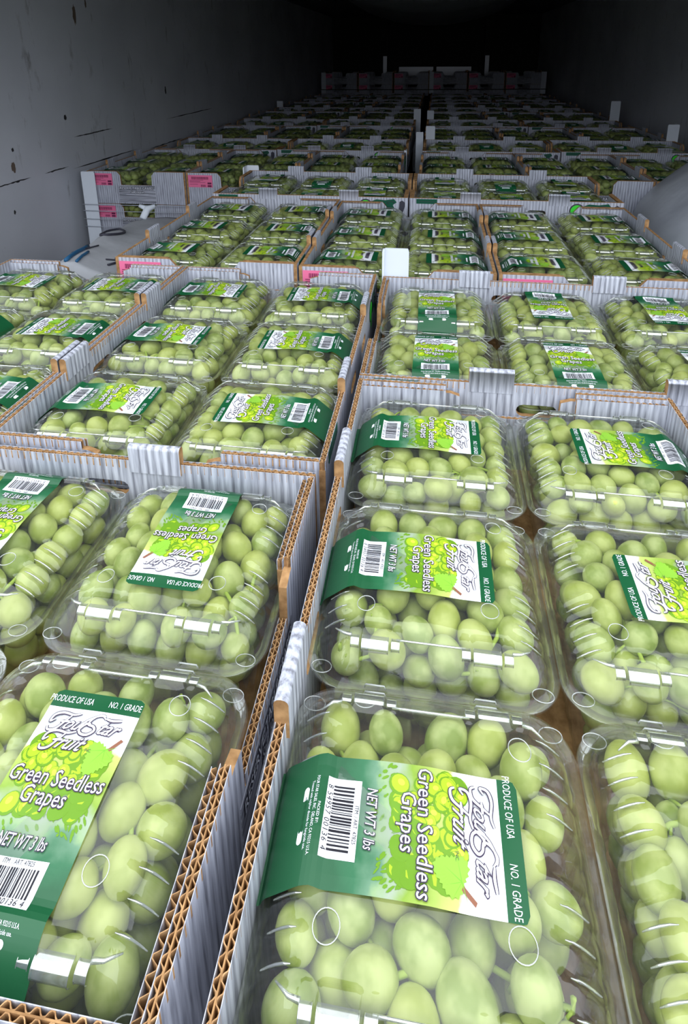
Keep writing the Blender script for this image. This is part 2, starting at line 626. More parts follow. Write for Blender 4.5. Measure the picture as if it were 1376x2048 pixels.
def text_geo(body, size, shear=0.0, xs=1.0, offset=0.0, align='CENTER', spacing=1.0):
    """flat triangles of a text, as (verts2d, faces)"""
    cu = bpy.data.curves.new('t', 'FONT')
    cu.body = body
    cu.size = size
    cu.shear = shear
    cu.offset = offset
    cu.space_character = spacing
    cu.align_x = align
    cu.align_y = 'CENTER'
    cu.resolution_u = 2
    o = bpy.data.objects.new('t', cu)
    C.objects.link(o)
    dg = bpy.context.evaluated_depsgraph_get()
    dg.update()
    me = o.evaluated_get(dg).to_mesh()
    vs = [(v.co.x * xs, v.co.y) for v in me.vertices]
    fs = [tuple(p.vertices) for p in me.polygons]
    o.evaluated_get(dg).to_mesh_clear()
    bpy.data.objects.remove(o)
    bpy.data.curves.remove(cu)
    return vs, fs

def lettering_mesh():
    m = MB()
    for key, off, y in (('logo_dark', 0.0016, -0.0009), ('white', 0.0, -0.0013)):
        for body, size, z, sh in (('RESERVE TABLE GRAPES', 0.0150, -0.064, 0.0), ('San Joaquin', 0.0140, -0.079, 0.3)):
            vs, fs = text_geo(body, size, sh, 0.86, off)
            m.add([(p[0], y, p[1] + z) for p in vs], fs, key)
    m.box((-0.045, -0.0013, -0.0885), (0.045, -0.0009, -0.0875), 'white')
    return m.mesh('printed_lettering')

def blob(mb, pts, y, key, cx=0, cz=0, sc=1.0):
    n = len(pts)
    lp = [[Vector((cx + p[0] * sc, cz + p[1] * sc, 0)) for p in pts]]
    mb.add([(p.x, y, p.y) for p in lp[0]], [tuple(t) for t in tessellate_polygon(lp)], key)

def logo_mesh():
    """grape cluster mark: a bright green berry, teal scroll leaves and a charcoal stalk"""
    m = MB()
    circ = lambda cx, cz, rx, rz_, n=20, a0=0, a1=2 * pi: [(cx + rx * cos(a0 + (a1 - a0) * i / n), cz + rz_ * sin(a0 + (a1 - a0) * i / n)) for i in range(n)]
    blob(m, circ(-0.040, 0, 0.021, 0.021), -0.0006, 'logo_dark')
    blob(m, circ(-0.040, -0.001, 0.0175, 0.018), -0.0009, 'logo_green')
    blob(m, circ(-0.036, -0.026, 0.008, 0.007), -0.0009, 'logo_green')
    leaf = [(-0.028, 0.012), (-0.008, 0.020), (0.018, 0.018), (0.044, 0.022), (0.052, 0.012), (0.040, 0.004), (0.048, -0.010), (0.052, -0.028), (0.038, -0.034), (0.026, -0.020), (0.004, -0.012), (-0.018, -0.014), (-0.030, -0.006)]
    blob(m, leaf, -0.0007, 'logo_teal')
    for s, (cx, cz, r0) in enumerate(((0.000, 0.004, 0.013), (0.030, 0.010, 0.010), (0.036, -0.014, 0.010))):
        pts = [(cx + (r0 - 0.0009 * i) * cos(0.5 * i) * 1.5, -0.0013, cz + (r0 - 0.0009 * i) * sin(0.5 * i) * 0.7) for i in range(11)]
        m.tube(pts, 0.0009, 'logo_dark', 4)
    blob(m, [(0.060, 0.014), (0.068, 0.018), (0.076, 0.012), (0.076, 0.000), (0.070, -0.020), (0.066, -0.048), (0.058, -0.050), (0.058, -0.020)], -0.0009, 'logo_dark')
    return m.mesh('printed_logo')

def sticker_mesh():
    m = MB()
    m.box((-0.047, -0.0010, -0.046), (0.047, -0.0004, 0.0), 'pink')
    r = random.Random(4)
    x = -0.034
    while x < 0.030:
        ww = 0.0007 + 0.0013 * r.random()
        m.box((x, -0.0014, -0.016), (x + ww, -0.0010, -0.006), 'pinkink')
        x += ww + 0.0008 + 0.0012 * r.random()
    for z, x1 in ((-0.020, 0.012), (-0.024, 0.0), (-0.028, 0.02), (-0.035, -0.01)):
        m.box((-0.042, -0.0014, z), (x1, -0.0010, z + 0.0012), 'pinkink')
    for z in (-0.034, -0.044):
        m.box((0.028, -0.0014, z), (0.043, -0.0010, z + 0.007), 'pinkink')
    x = 0.002
    while x < 0.020:
        m.box((x, -0.0014, -0.044), (x + 0.0012, -0.0010, -0.036), 'pinkink')
        x += 0.0024
    return m.mesh('pink_sticker')

def band_mesh():
    """dark green band printed near a corner of the long wall"""
    m = MB()
    m.box((-0.030, -0.0007, -0.016), (0.030, -0.0003, -0.002), 'logo_teal')
    vs, fs = text_geo('Fresh', 0.011, 0.3, 1.0)
    m.box((-0.024, -0.0010, -0.0095), (0.022, -0.0007, -0.0085), 'logo_dark')
    return m.mesh('green_band')

CM = {}
for fine in (True, False):
    CM['long', fine] = long_wall_mesh(fine)
    CM['end', fine] = end_wall_mesh(fine)
CM['tab'] = tab_mesh()
CM['bottom'] = bottom_mesh()
CM['letters'] = lettering_mesh()
CM['logo'] = logo_mesh()
CM['sticker'] = sticker_mesh()
CM['band'] = band_mesh()

def make_carton(fine):
    t = thing('carton', 'x', 'box')
    def kid(name, me, parent, loc=(0, 0, 0), rz=0.0):
        o = link(name, me, parent, loc, rz)
        KIDS.setdefault(parent.name, []).append(o)
        return o
    l1 = kid('long_wall', CM['long', fine], t, (0, -W_ / 2, 0))
    l2 = kid('long_wall', CM['long', fine], t, (0, W_ / 2, 0), pi)
    e1 = kid('end_wall', CM['end', fine], t, (-L_ / 2, 0, 0), -pi / 2)
    e2 = kid('end_wall', CM['end', fine], t, (L_ / 2, 0, 0), pi / 2)
    for sx_ in (-1, 1):
        for sy_ in (-1, 1):
            kid('stacking_tab', CM['tab'], t, (sx_ * (L_ / 2 - 0.175), sy_ * (W_ / 2 + 0.0006), 0), 0 if sy_ < 0 else pi)
    kid('bottom_panel', CM['bottom'], t)
    kid('printed_lettering', CM['letters'], e1)
    kid('printed_lettering', CM['letters'], e2)
    kid('printed_logo', CM['logo'], l1, (L_ / 2 - 0.085, 0, -0.026))
    kid('green_band', CM['band'], l1, (-L_ / 2 + 0.05, 0, 0))
    return t
carton_proto = {}

def carton(x, y, z, rz, label, group, fine=False, sticker=0):
    if fine not in carton_proto:
        carton_proto[fine] = c = make_carton(fine)
        c.location = (x, y, z)
        c.rotation_euler = (0, 0, rz)
        tag(c, label, None, group)
    else:
        c = copy_thing(carton_proto[fine], (x, y, z), rz, label, group)
    if sticker:
        # on the left corner panel of the end wall that faces the door
        if abs(rz) > 0.5:
            o = link('pink_sticker', CM['sticker'], c, (-L_ / 2 - 0.0003, 0.0 + (W_ / 2 - 0.055) * 1.0, -0.008), -pi / 2)
        else:
            o = link('pink_sticker', CM['sticker'], c, (-L_ / 2 + 0.06, -W_ / 2 - 0.0003, -0.008), 0)
    return c

# ------------------------------------------------------------------ clamshell
HC, RC = 0.0915, 0.030
def outline(half, r, ns, ncn):
    """rounded square loop with a fixed number of points"""
    pts = []
    r = max(0.0015, min(r, half))
    s = half - r
    for q in range(4):
        a0 = -pi / 2 + q * pi / 2
        d = (cos(a0 + pi / 2), sin(a0 + pi / 2))
        nrm = (cos(a0), sin(a0))
        for i in range(ns):
            t = -s + 2 * s * i / ns
            pts.append((nrm[0] * half + d[0] * t, nrm[1] * half + d[1] * t))
        c = (nrm[0] * s + d[0] * s, nrm[1] * s + d[1] * s)
        for i in range(ncn):
            a = a0 + (pi / 2) * i / ncn
            pts.append((c[0] + r * cos(a), c[1] + r * sin(a)))
    return pts

def sstep(a, b, x):
    t = max(0.0, min(1.0, (x - a) / (b - a)))
    return t * t * (3 - 2 * t)

PROF = [(0.0, 0.0), (0.0012, 0.005), (0.0035, 0.0082), (0.018, 0.0205), (0.022, 0.0235), (0.028, 0.0262), (0.036, 0.0275), (0.09, 0.0300)]
def prof(d):
    d = max(0.0, d)
    for (a, za), (b, zb) in zip(PROF, PROF[1:]):
        if d <= b:
            t = (d - a) / (b - a)
            return za + (zb - za) * t
    return PROF[-1][1]

def lid_z(x, y, feats=True):
    # distance inside the rounded square
    s = HC - RC
    qx, qy = abs(x) - s, abs(y) - s
    if qx > 0 and qy > 0:
        d = RC - math.hypot(qx, qy)
    else:
        d = HC - max(abs(x), abs(y))
    z = prof(d)
    if feats and d > 0.003:
        if abs(y) > abs(x):      # latch blocks on the near and far sides
            ax = abs(abs(x) - 0.042)
            b = 1 - sstep(0.0095, 0.0120, ax)
            b2 = 1 - sstep(0.0030, 0.0042, abs(ax - 0.0165))
            w_ = sstep(0.004, 0.007, d) * (1 - sstep(0.024, 0.028, d))
            z += 0.0048 * b * w_ + 0.0025 * b2 * w_
        else:                    # ribs on the left and right sides
            w_ = sstep(0.004, 0.008, d) * (1 - sstep(0.024, 0.030, d))
            if abs(y) < 0.066:
                z += 0.0026 * w_ * sstep(-0.25, 0.45, sin(2 * pi * y / 0.0135)) * (1 if abs(y) > 0.008 else 0.2)
    return z

def lid_mesh(lod):
    m = MB()
    ns, ncn = ((60, 22), (10, 5))[lod]
    ds = ((-0.0062, -0.0058, 0.0, 0.0012, 0.0035, 0.006, 0.008, 0.0105, 0.013, 0.0155, 0.018, 0.020, 0.022, 0.0245, 0.0265, 0.028, 0.031, 0.036, 0.05, 0.07, 0.088),
          (-0.006, 0.0, 0.0030, 0.018, 0.024, 0.036, 0.088))[lod]
    vs, fs = [], []
    n = 4 * (ns + ncn)
    for j, d in enumerate(ds):
        for (x, y) in outline(HC - d, RC - d * 0.75, ns, ncn):
            if d < -0.006 and lod == 0:
                z = -0.0022
            elif d <= 0:
                z = 0.0
            elif lod == 0:
                z = lid_z(x, y) if d > 0.003 else prof(d)
            else:
                z = prof(d)
            vs.append((x, y, z))
    for j in range(len(ds) - 1):
        for i in range(n):
            a, b = j * n + i, j * n + (i + 1) % n
            fs.append((a, b, b + n, a + n))
    fs.append(tuple((len(ds) - 1) * n + i for i in range(n)))
    m.add(vs, fs, 'lid', True)
    if lod == 0:
        # moulded vent rings, curled corner beads and hinge lugs on the rim
        for cx, cy_ in ((-0.045, 0.074), (0.056, 0.052), (0.046, -0.040), (-0.052, -0.046)):
            m.tube([(cx + 0.007 * cos(a), cy_ + 0.007 * sin(a), lid_z(cx + 0.007 * cos(a), cy_ + 0.007 * sin(a), False) + 0.0005) for a in [2 * pi * i / 24 for i in range(24)]], 0.00035, 'ring', 5, closed=True)
        for sx_ in (-1, 1):
            for sy_ in (-1, 1):
                for rr in (0.0052,):
                    cx, cy_ = sx_ * 0.0825, sy_ * 0.0825
                    m.tube([(cx + rr * 1.5 * cos(a) , cy_ + rr * sin(a), 0.0012) for a in [2 * pi * i / 20 for i in range(20)]], 0.0004, 'ring', 5, closed=True)
            for yy in (-0.094, 0.094):
                pass
            for yy in (-0.094, 0.094):
                m.tube([(sx_ * 0.040 - 0.008, yy, 0.0008), (sx_ * 0.040 - 0.007, yy, 0.004), (sx_ * 0.040 + 0.007, yy, 0.004), (sx_ * 0.040 + 0.008, yy, 0.0008)], 0.0007, 'ring', 5)
        # moulded creases, latch blocks and rib crests, their highlights built in by boosted gloss
        def onlid(x, y, up=0.0003, f=True):
            return (x, y, lid_z(x, y, f) + up)
        for sy_ in (-1, 1):
            yb = sy_ * (HC - 0.0205)
            m.tube([onlid(x, yb, 0.0004, False) for x in (-0.026, -0.013, 0, 0.013, 0.026)], 0.0009, 'glint_bead', 6)
            for sx_ in (-1, 1):
                cx = sx_ * 0.042
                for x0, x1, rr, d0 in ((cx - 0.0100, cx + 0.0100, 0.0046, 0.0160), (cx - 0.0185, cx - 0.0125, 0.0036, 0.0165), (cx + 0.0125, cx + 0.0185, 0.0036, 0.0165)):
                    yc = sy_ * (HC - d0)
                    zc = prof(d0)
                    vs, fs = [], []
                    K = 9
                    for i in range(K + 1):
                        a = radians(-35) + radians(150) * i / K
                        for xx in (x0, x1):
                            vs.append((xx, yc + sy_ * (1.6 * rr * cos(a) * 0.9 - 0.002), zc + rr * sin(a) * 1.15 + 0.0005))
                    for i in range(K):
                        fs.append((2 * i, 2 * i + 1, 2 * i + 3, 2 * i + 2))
                    m.add(vs, fs, 'glint_bead', True)
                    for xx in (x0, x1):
                        m.tube([(xx, p[1], p[2]) for p in vs[::2]], 0.00035, 'glint_bead', 4)
                xt = sx_ * 0.0665
                m.tube([onlid(sx_ * 0.0605, yb, 0.0005, False), onlid(xt, yb - sy_ * 0.001, 0.0005, False), onlid(sx_ * 0.074, yb - sy_ * 0.006, 0.0005, False)], [0.0016, 0.0012, 0.0005], 'glint_bead', 5)
        for sx_ in (-1, 1):
            for k in range(-5, 5):
                yk = 0.0135 * (k + 0.25) + 0.0034
                if abs(yk) < 0.009 or abs(yk) > 0.066:
                    continue
                m.tube([onlid(sx_ * (HC - d), yk + 0.0015 * sin(d * 120), 0.0003) for d in (0.008, 0.012, 0.016, 0.020, 0.024)], [0.0004, 0.0007, 0.0008, 0.0007, 0.0003], 'glint_bead', 5)
    return m.mesh('lid')

def tray_mesh(lod):
    m = MB()
    ns, ncn = ((40, 12), (6, 4))[lod]
    n = 4 * (ns + ncn)
    zs = (-0.0015, -0.003, -0.010, -0.03, -0.055, -0.078, -0.086)
    hf = (HC + 0.0045, HC - 0.0015, HC - 0.003, HC - 0.006, HC - 0.010, HC - 0.013, HC - 0.020)
    vs, fs = [], []
    for j, (z, h) in enumerate(zip(zs, hf)):
        pts = outline(h, RC - 0.002 * j, ns, ncn)
        for i, (x, y) in enumerate(pts):
            if lod == 0 and 2 <= j <= 5:
                k = 1 - 0.012 * sstep(-0.2, 0.4, sin(2 * pi * i / n * 44))
                x, y = x * k, y * k
            vs.append((x, y, z))
    for j in range(len(zs) - 1):
        for i in range(n):
            a, b = j * n + i, j * n + (i + 1) % n
            fs.append((a, a + n, b + n, b))
    fs.append(tuple((len(zs) - 1) * n + i for i in reversed(range(n))))
    m.add(vs, fs, 'tray', True)
    return m.mesh('tray')

# ------------------------------------------------------------------ label
# arc-length table of the lid profile along -y through the middle
LAB0 = 0.051
def set_label_start(y0):
    global _ts, _ty, LLEN
    tab = [(0.0, y0)]
    yy, ss = y0, 0.0
    while yy > -HC - 0.0035:
        ny = yy - 0.0004
        ss += math.hypot(0.0004, prof(HC - abs(ny)) - prof(HC - abs(yy)) if ny > -HC else 0)
        yy = ny
        tab.append((ss, yy))
    _ts = np.array([t[0] for t in tab])
    _ty = np.array([t[1] for t in tab])
    LLEN = float(_ts[-1])
set_label_start(LAB0)
def wrap(u, v, off):
    """label coordinates: u down from the green head, v across"""
    y = float(np.interp(u, _ts, _ty))
    z = prof(HC - abs(y)) if y > -HC else 0.0
    if y < -0.055:
        off += 0.0045 * sstep(0.055, 0.066, -y)
    return (v, y, z + off + 0.0005 + 0.0008 * sin(v * 90 + u * 60) * sstep(0.0, 0.02, u))

LW = 0.0325
def label_mesh(lod):
    m = MB()
    lay = [0.0]
    def put(vs, fs, key, layer):
        m.add([wrap(p[1], p[0], layer * 0.00018) for p in vs], fs, key)
    def sheet(u0, u1, key, layer, v0=-LW, v1=LW, nu=None, nv=10, rc=0.0):
        nu = nu or max(1, int((u1 - u0) / 0.003))
        vs, fs = [], []
        for i in range(nu + 1):
            u = u0 + (u1 - u0) * i / nu
            for j in range(nv + 1):
                v = v0 + (v1 - v0) * j / nv
                if rc and u < rc:
                    k = (LW - rc + math.sqrt(max(0, rc * rc - (rc - u) ** 2))) / LW
                    v *= k
                vs.append((v, u))
        for i in range(nu):
            for j in range(nv):
                a = i * (nv + 1) + j
                fs.append((a, a + nv + 1, a + nv + 2, a + 1))
        put(vs, fs, key, layer)
    def ell(v, u, a, b, rot, key, layer, n=None):
        n = n or (14, 8)[lod]
        vs = [(v + a * cos(t) * cos(rot) - b * sin(t) * sin(rot), u + a * cos(t) * sin(rot) + b * sin(t) * cos(rot)) for t in [2 * pi * i / n for i in range(n)]]
        put(vs, [tuple(range(n))], key, layer)
    def text(body, size, u, v, key, layer, xs=1.0, shear=0.0, off=0.0, align='CENTER', rot=0, sp=1.0):
        vs, fs = text_geo(body, size, shear, xs, off, align, sp)
        put([(v + p[0], u - p[1]) for p in vs], fs, key, layer)
    sheet(0, 0.0115, 'green', 0, rc=0.004, nu=6)
    sheet(0.0115, LLEN, 'label_body', 0)
    # back face so that the paper is opaque from below too
    r = random.Random(11)
    # grape art
    if lod == 0:
        spec = 60
    else:
        spec = 22
    cl = []
    for i in range(spec):
        v = -0.026 + 0.050 * r.random()
        u = 0.034 + 0.036 * r.random()
        if v > 0.012 and u < 0.042:
            continue
        cl.append((v, u, r.random()))
    cl.sort(key=lambda c: -c[2])
    for i, (v, u, q) in enumerate(cl):
        a = 0.0040 + 0.0016 * r.random()
        rt = r.random() * 3
        ly = 1 + i * 0.02
        ell(v, u, a * 1.18, a * 1.0, rt, 'ag2', ly)
        ell(v - 0.0004, u - 0.0005, a, a * 0.82, rt, 'ag1', ly + 0.008)
        if lod == 0:
            ell(v - 0.0010, u - 0.0012, a * 0.40, a * 0.30, rt, 'ag3', ly + 0.014)
    # grass-like splashes along the fade
    for i in range((46, 0)[lod]):
        v = -0.031 + 0.062 * r.random()
        u = 0.064 + 0.016 * r.random() + (0.006 if v < 0 else 0)
        ell(v, u, 0.0008 + 0.0022 * r.random(), 0.0005 + 0.0006 * r.random(), 0.6 + 0.8 * r.random(), 'ag2', 0.9, 6)
    # vine leaf and twig
    lf = []
    for i in range(40):
        a = 2 * pi * i / 40
        rr = 0.0082 * (1 + 0.16 * cos(3 * a + 0.4) + 0.07 * (-1) ** i)
        lf.append((0.0175 + rr * cos(a) * 1.05, 0.0395 + rr * sin(a) * 1.1))
    b = len(lf)
    put([(0.0175, 0.0395)] + lf, [(0, i + 1, (i + 1) % b + 1) for i in range(b)], 'leaf', 3.2)
    if lod == 0:
        for a in (0.6, 1.3, 2.1, 2.9, -0.3):
            put([(0.020, 0.034), (0.0204, 0.0344), (0.020 + 0.011 * cos(a), 0.034 + 0.011 * sin(a))], [(0, 1, 2)], 'leaf2', 3.3)
    put([(0.0215, 0.0335), (0.0275, 0.0265), (0.0295, 0.0275), (0.0235, 0.0345)], [(0, 1, 2, 3)], 'twig', 3.4)
    # barcode patch
    sheet(0.092, 0.1125, 'white', 1, -0.0205, 0.0195, nu=8)
    x = -0.0165
    r2 = random.Random(5)
    while x < 0.0160:
        ww = 0.00035 + 0.0009 * r2.random()
        if lod:
            ww *= 2
        us = [0.0960 + 0.0125 * q_ / 6 for q_ in range(7)]
        put([(x, u_) for u_ in us] + [(x + ww, u_) for u_ in us], [(q_, q_ + 1, q_ + 8, q_ + 7) for q_ in range(6)], 'black', 2.5)
        x += ww + 0.0004 + 0.0006 * r2.random() + (0.0008 if lod else 0)
    if lod == 0:
        text('PRODUCE OF USA', 0.0062, 0.0062, -0.0190, 'white', 1.5, 0.62)
        text('NO. 1 GRADE', 0.0062, 0.0062, 0.0200, 'white', 1.5, 0.62)
        for key, off, ly in (('ink', 0.00055, 5), ('white', 0.0, 6)):
            text('Green Seedless', 0.0124, 0.0545, 0.000, key, ly, 0.80, 0.12, off)
            text('Grapes', 0.0124, 0.0640, -0.003, key, ly, 0.80, 0.12, off)
            text('NET WT 3 lbs', 0.0088, 0.0855, -0.002, key, ly, 0.58, 0.18, off * 0.8)
            # script name: slanted small letters with swash capitals
            text('our', 0.0122, 0.0225, -0.0080, key, ly, 0.92, 0.75, off * 0.9 + 0.0001)
            text('tar', 0.0122, 0.0225, 0.0150, key, ly, 0.92, 0.75, off * 0.9 + 0.0001)
            text('ruit', 0.0122, 0.0345, -0.0050, key, ly, 0.92, 0.75, off * 0.9 + 0.0001)
            wd = 0.00125 if key == 'ink' else 0.00068
            def stroke(pts):
                # smooth flat ribbon through control points (v, u)
                P = [Vector(p) for p in pts]
                out = []
                for i in range(len(P) - 1):
                    p0, p1, p2, p3 = P[max(0, i - 1)], P[i], P[i + 1], P[min(len(P) - 1, i + 2)]
                    for k_ in range(5):
                        t = k_ / 5
                        out.append(0.5 * ((2 * p1) + (p2 - p0) * t + (2 * p0 - 5 * p1 + 4 * p2 - p3) * t * t + (3 * p1 - p0 - 3 * p2 + p3) * t ** 3))
                out.append(P[-1])
                vs, fs = [], []
                for i, p in enumerate(out):
                    d = (out[min(i + 1, len(out) - 1)] - out[max(i - 1, 0)]).normalized()
                    nn = Vector((-d.y, d.x)) * wd * (0.6 + 0.5 * sin(pi * i / len(out)))
                    vs += [tuple(p + nn), tuple(p - nn)]
                for i in range(len(out) - 1):
                    fs.append((2 * i, 2 * i + 1, 2 * i + 3, 2 * i + 2))
                put(vs, fs, key, ly + 0.3)
            for (ov, ou) in ((0, 0), (0.0025, 0.0120)):
                stroke([(-0.0225 + ov, 0.0200 + ou), (-0.0255 + ov, 0.0220 + ou), (-0.0245 + ov, 0.0175 + ou), (-0.0190 + ov, 0.0155 + ou), (-0.0110 + ov, 0.0165 + ou), (-0.0060 + ov, 0.0150 + ou)])
                stroke([(-0.0120 + ov, 0.0165 + ou), (-0.0150 + ov, 0.0210 + ou), (-0.0190 + ov, 0.0265 + ou), (-0.0240 + ov, 0.0275 + ou), (-0.0255 + ov, 0.0250 + ou)])
                stroke([(-0.0185 + ov, 0.0215 + ou), (-0.0120 + ov, 0.0210 + ou)])
            stroke([(0.0110, 0.0150), (0.0075, 0.0145), (0.0030, 0.0180), (0.0020, 0.0215), (0.0060, 0.0225), (0.0075, 0.0250), (0.0040, 0.0280), (-0.0010, 0.0275), (-0.0025, 0.0235), (0.0010, 0.0185), (0.0080, 0.0150), (0.0120, 0.0170)])
            stroke([(0.0120, 0.0165), (0.0165, 0.0170), (0.0230, 0.0160)])
        text('INC.', 0.0026, 0.0365, 0.0100, 'ink', 6, 0.9)
        text('ITM. / ART. 47825', 0.0032, 0.0938, 0.002, 'black', 2, 0.8)
        text('8 54957 00136 4', 0.0044, 0.1105, 0.0, 'black', 2, 0.95, 0, 0, 'CENTER', 0, 1.15)
        text('PACKED BY:', 0.0026, 0.1160, 0.0, 'white', 1.5, 0.8)
        text('FOUR STAR SALES, INC.  DELANO, CA 93215 U.S.A.', 0.0027, 0.1190, 0.0, 'white', 1.5, 0.66)
        text('Treated with sulphur dioxide for fungicide use.', 0.0026, 0.1220, 0.0, 'white', 1.5, 0.70)
        n = 10
        pl = [(0.0125 * s_ + 0.0019 * cos(a0 + pi * i / n), 0.1262 + 0.0019 * sin(a0 + pi * i / n)) for s_, a0 in ((1, -pi / 2), (-1, pi / 2)) for i in range(n + 1)]
        put(pl, [tuple(range(len(pl)))], 'white', 1.5)
        text('PLEASE RINSE WELL', 0.0024, 0.1262, 0.0, 'green', 2.4, 0.85)
    else:
        for u, v0, v1 in ((0.0205, -0.022, 0.022), (0.0240, -0.018, 0.020), (0.0345, -0.016, 0.006), (0.0545, -0.024, 0.022), (0.0635, -0.012, 0.008)):
            n = 9
            for i in range(n):
                a = v0 + (v1 - v0) * i / n
                put([(a, u - 0.0026), (a + (v1 - v0) / n * 0.6, u - 0.0026), (a + (v1 - v0) / n * 0.55, u + 0.0026), (a, u + 0.0022)], [(0, 3, 2, 1)], 'ink' if u < 0.04 else 'white', 5)
        sheet(0.0845, 0.0875, 'white', 1.5, -0.012, 0.012, nu=1, nv=4)
        sheet(0.1165, 0.1175, 'white', 1.5, -0.016, 0.016, nu=1, nv=4)
        sheet(0.1200, 0.1210, 'white', 1.5, -0.018, 0.018, nu=1, nv=4)
        sheet(0.1245, 0.1280, 'white', 1.5, -0.012, 0.012, nu=1, nv=4)
    return m.mesh('label')

def label_body():
    """white head fading through grey-green to solid green along the label"""
    m, n, l = mat('label body print')
    b = n.new('ShaderNodeBsdfPrincipled')
    o = n.new('ShaderNodeOutputMaterial')
    t = n.new('ShaderNodeTexCoord')
    sp = n.new('ShaderNodeSeparateXYZ')
    no = n.new('ShaderNodeTexNoise')
    no.inputs['Scale'].default_value = 55
    no.inputs['Detail'].default_value = 4
    ma = n.new('ShaderNodeMath')
    ma.operation = 'MULTIPLY_ADD'       # noise * 0.02 + y
    ma.inputs[1].default_value = 0.026
    l.new(t.outputs['Object'], sp.inputs[0])
    l.new(t.outputs['Object'], no.inputs[0])
    l.new(no.outputs[0], ma.inputs[0])
    l.new(sp.outputs['Y'], ma.inputs[2])
    mr = n.new('ShaderNodeMapRange')     # y + 0.013: 0.045..-0.05 -> 0..1
    mr.inputs[1].default_value = LAB0 + 0.013
    mr.inputs[2].default_value = -0.055 + 0.013
    l.new(ma.outputs[0], mr.inputs[0])
    cr = n.new('ShaderNodeValToRGB')
    el = cr.color_ramp.elements
    el[0].position, el[0].color = 0.0, srgb(240, 242, 248)
    el[1].position, el[1].color = 1.0, srgb(18, 84, 48)
    for p, c in ((0.30, (240, 243, 246)), (0.36, (190, 206, 110)), (0.58, (132, 164, 56)), (0.66, (158, 172, 150)), (0.72, (140, 168, 120)), (0.76, (98, 138, 108)), (0.86, (38, 104, 66))):
        q = el.new(p)
        q.color = srgb(*c)
    l.new(mr.outputs[0], cr.inputs[0])
    l.new(cr.outputs[0], b.inputs['Base Color'])
    b.inputs['Roughness'].default_value = 0.4
    l.new(b.outputs[0], o.inputs[0])
    return m
MT['label_body'] = label_body()

SH = {}
for lod in (0, 1):
    SH['lid', lod] = lid_mesh(lod)
    SH['tray', lod] = tray_mesh(lod)
    for var_, y0_ in ((0, LAB0), (1, LAB0 - 0.013)):
        set_label_start(y0_)
        SH['label', lod, var_] = label_mesh(lod)
set_label_start(LAB0)

# ------------------------------------------------------------------ grapes
def pack(seed, N=124, its=260):
    g = np.random.default_rng(seed)
    r = g.uniform(0.0118, 0.0148, N)
    hb = 0.0805
    P = np.stack([g.uniform(-0.08, 0.08, N), g.uniform(-0.08, 0.08, N), g.uniform(-0.062, 0.015, N)], 1)
    def top(x, y):
        s_ = HC - RC
        qx, qy = np.abs(x) - s_, np.abs(y) - s_
        d = np.where((qx > 0) & (qy > 0), RC - np.hypot(np.maximum(qx, 0), np.maximum(qy, 0)), HC - np.maximum(np.abs(x), np.abs(y)))
        # a sphere under a slope needs extra clearance
        return np.interp(d, [p[0] for p in PROF], [p[1] for p in PROF]) - 0.002
    for it in range(its):
        D = P[:, None] - P[None]
        dist = np.sqrt((D ** 2).sum(-1)) + 1e-9
        ov = (r[:, None] + r[None]) * 0.985 - dist
        np.fill_diagonal(ov, 0)
        ov = np.maximum(ov, 0)
        P += ((D / dist[..., None]) * ov[..., None]).sum(1) * 0.38
        P[:, 2] += 0.00004
        lim = hb - r - np.maximum(0, -P[:, 2]) * 0.13
        P[:, 0] = np.clip(P[:, 0], -lim, lim)
        P[:, 1] = np.clip(P[:, 1], -lim, lim)
        # rounded corners
        s = HC - RC
        cxy = np.sign(P[:, :2]) * s
        q = P[:, :2] - cxy
        qo = (np.abs(P[:, 0]) > s) & (np.abs(P[:, 1]) > s)
        ql = np.sqrt((q ** 2).sum(1)) + 1e-9
        mx = RC - 0.009 - r
        over = qo & (ql > mx)
        P[over, :2] = (cxy + q * (np.maximum(mx, 0.001) / ql)[:, None])[over]
        P[:, 2] = np.clip(P[:, 2], -0.084 + r, np.minimum(top(P[:, 0], P[:, 1]) - r * 1.10, top(P[:, 0] + np.sign(P[:, 0]) * r * 0.7, P[:, 1] + np.sign(P[:, 1]) * r * 0.7) - r * 0.70))
    o = np.argsort(-P[:, 2])
    return P[o], r[o]

def grape_shape(n_, m_, seed):
    r = random.Random(seed)
    vs, fs = [], []
    el = 1.10 + 0.03 * seed
    for i in range(1, m_):
        a = pi * i / m_
        for j in range(n_):
            b = 2 * pi * j / n_
            taper = 1 + 0.05 * cos(a)
            vs.append((sin(a) * cos(b) * 0.96 * taper, sin(a) * sin(b) * 0.96 * taper, cos(a) * el))
    t, bo = len(vs), len(vs) + 1
    vs.append((0, 0, el - 0.06))
    vs.append((0, 0, -el))
    for i in range(m_ - 2):
        for j in range(n_):
            a, b = i * n_ + j, i * n_ + (j + 1) % n_
            fs.append((a, a + n_, b + n_, b))
    for j in range(n_):
        fs.append((t, j, (j + 1) % n_))
        k_ = (m_ - 2) * n_
        fs.append((bo, k_ + (j + 1) % n_, k_ + j))
    return vs, fs

def scaled_grape(vs, s):
    return [(p[0] * s, p[1] * s, p[2] * s) for p in vs]

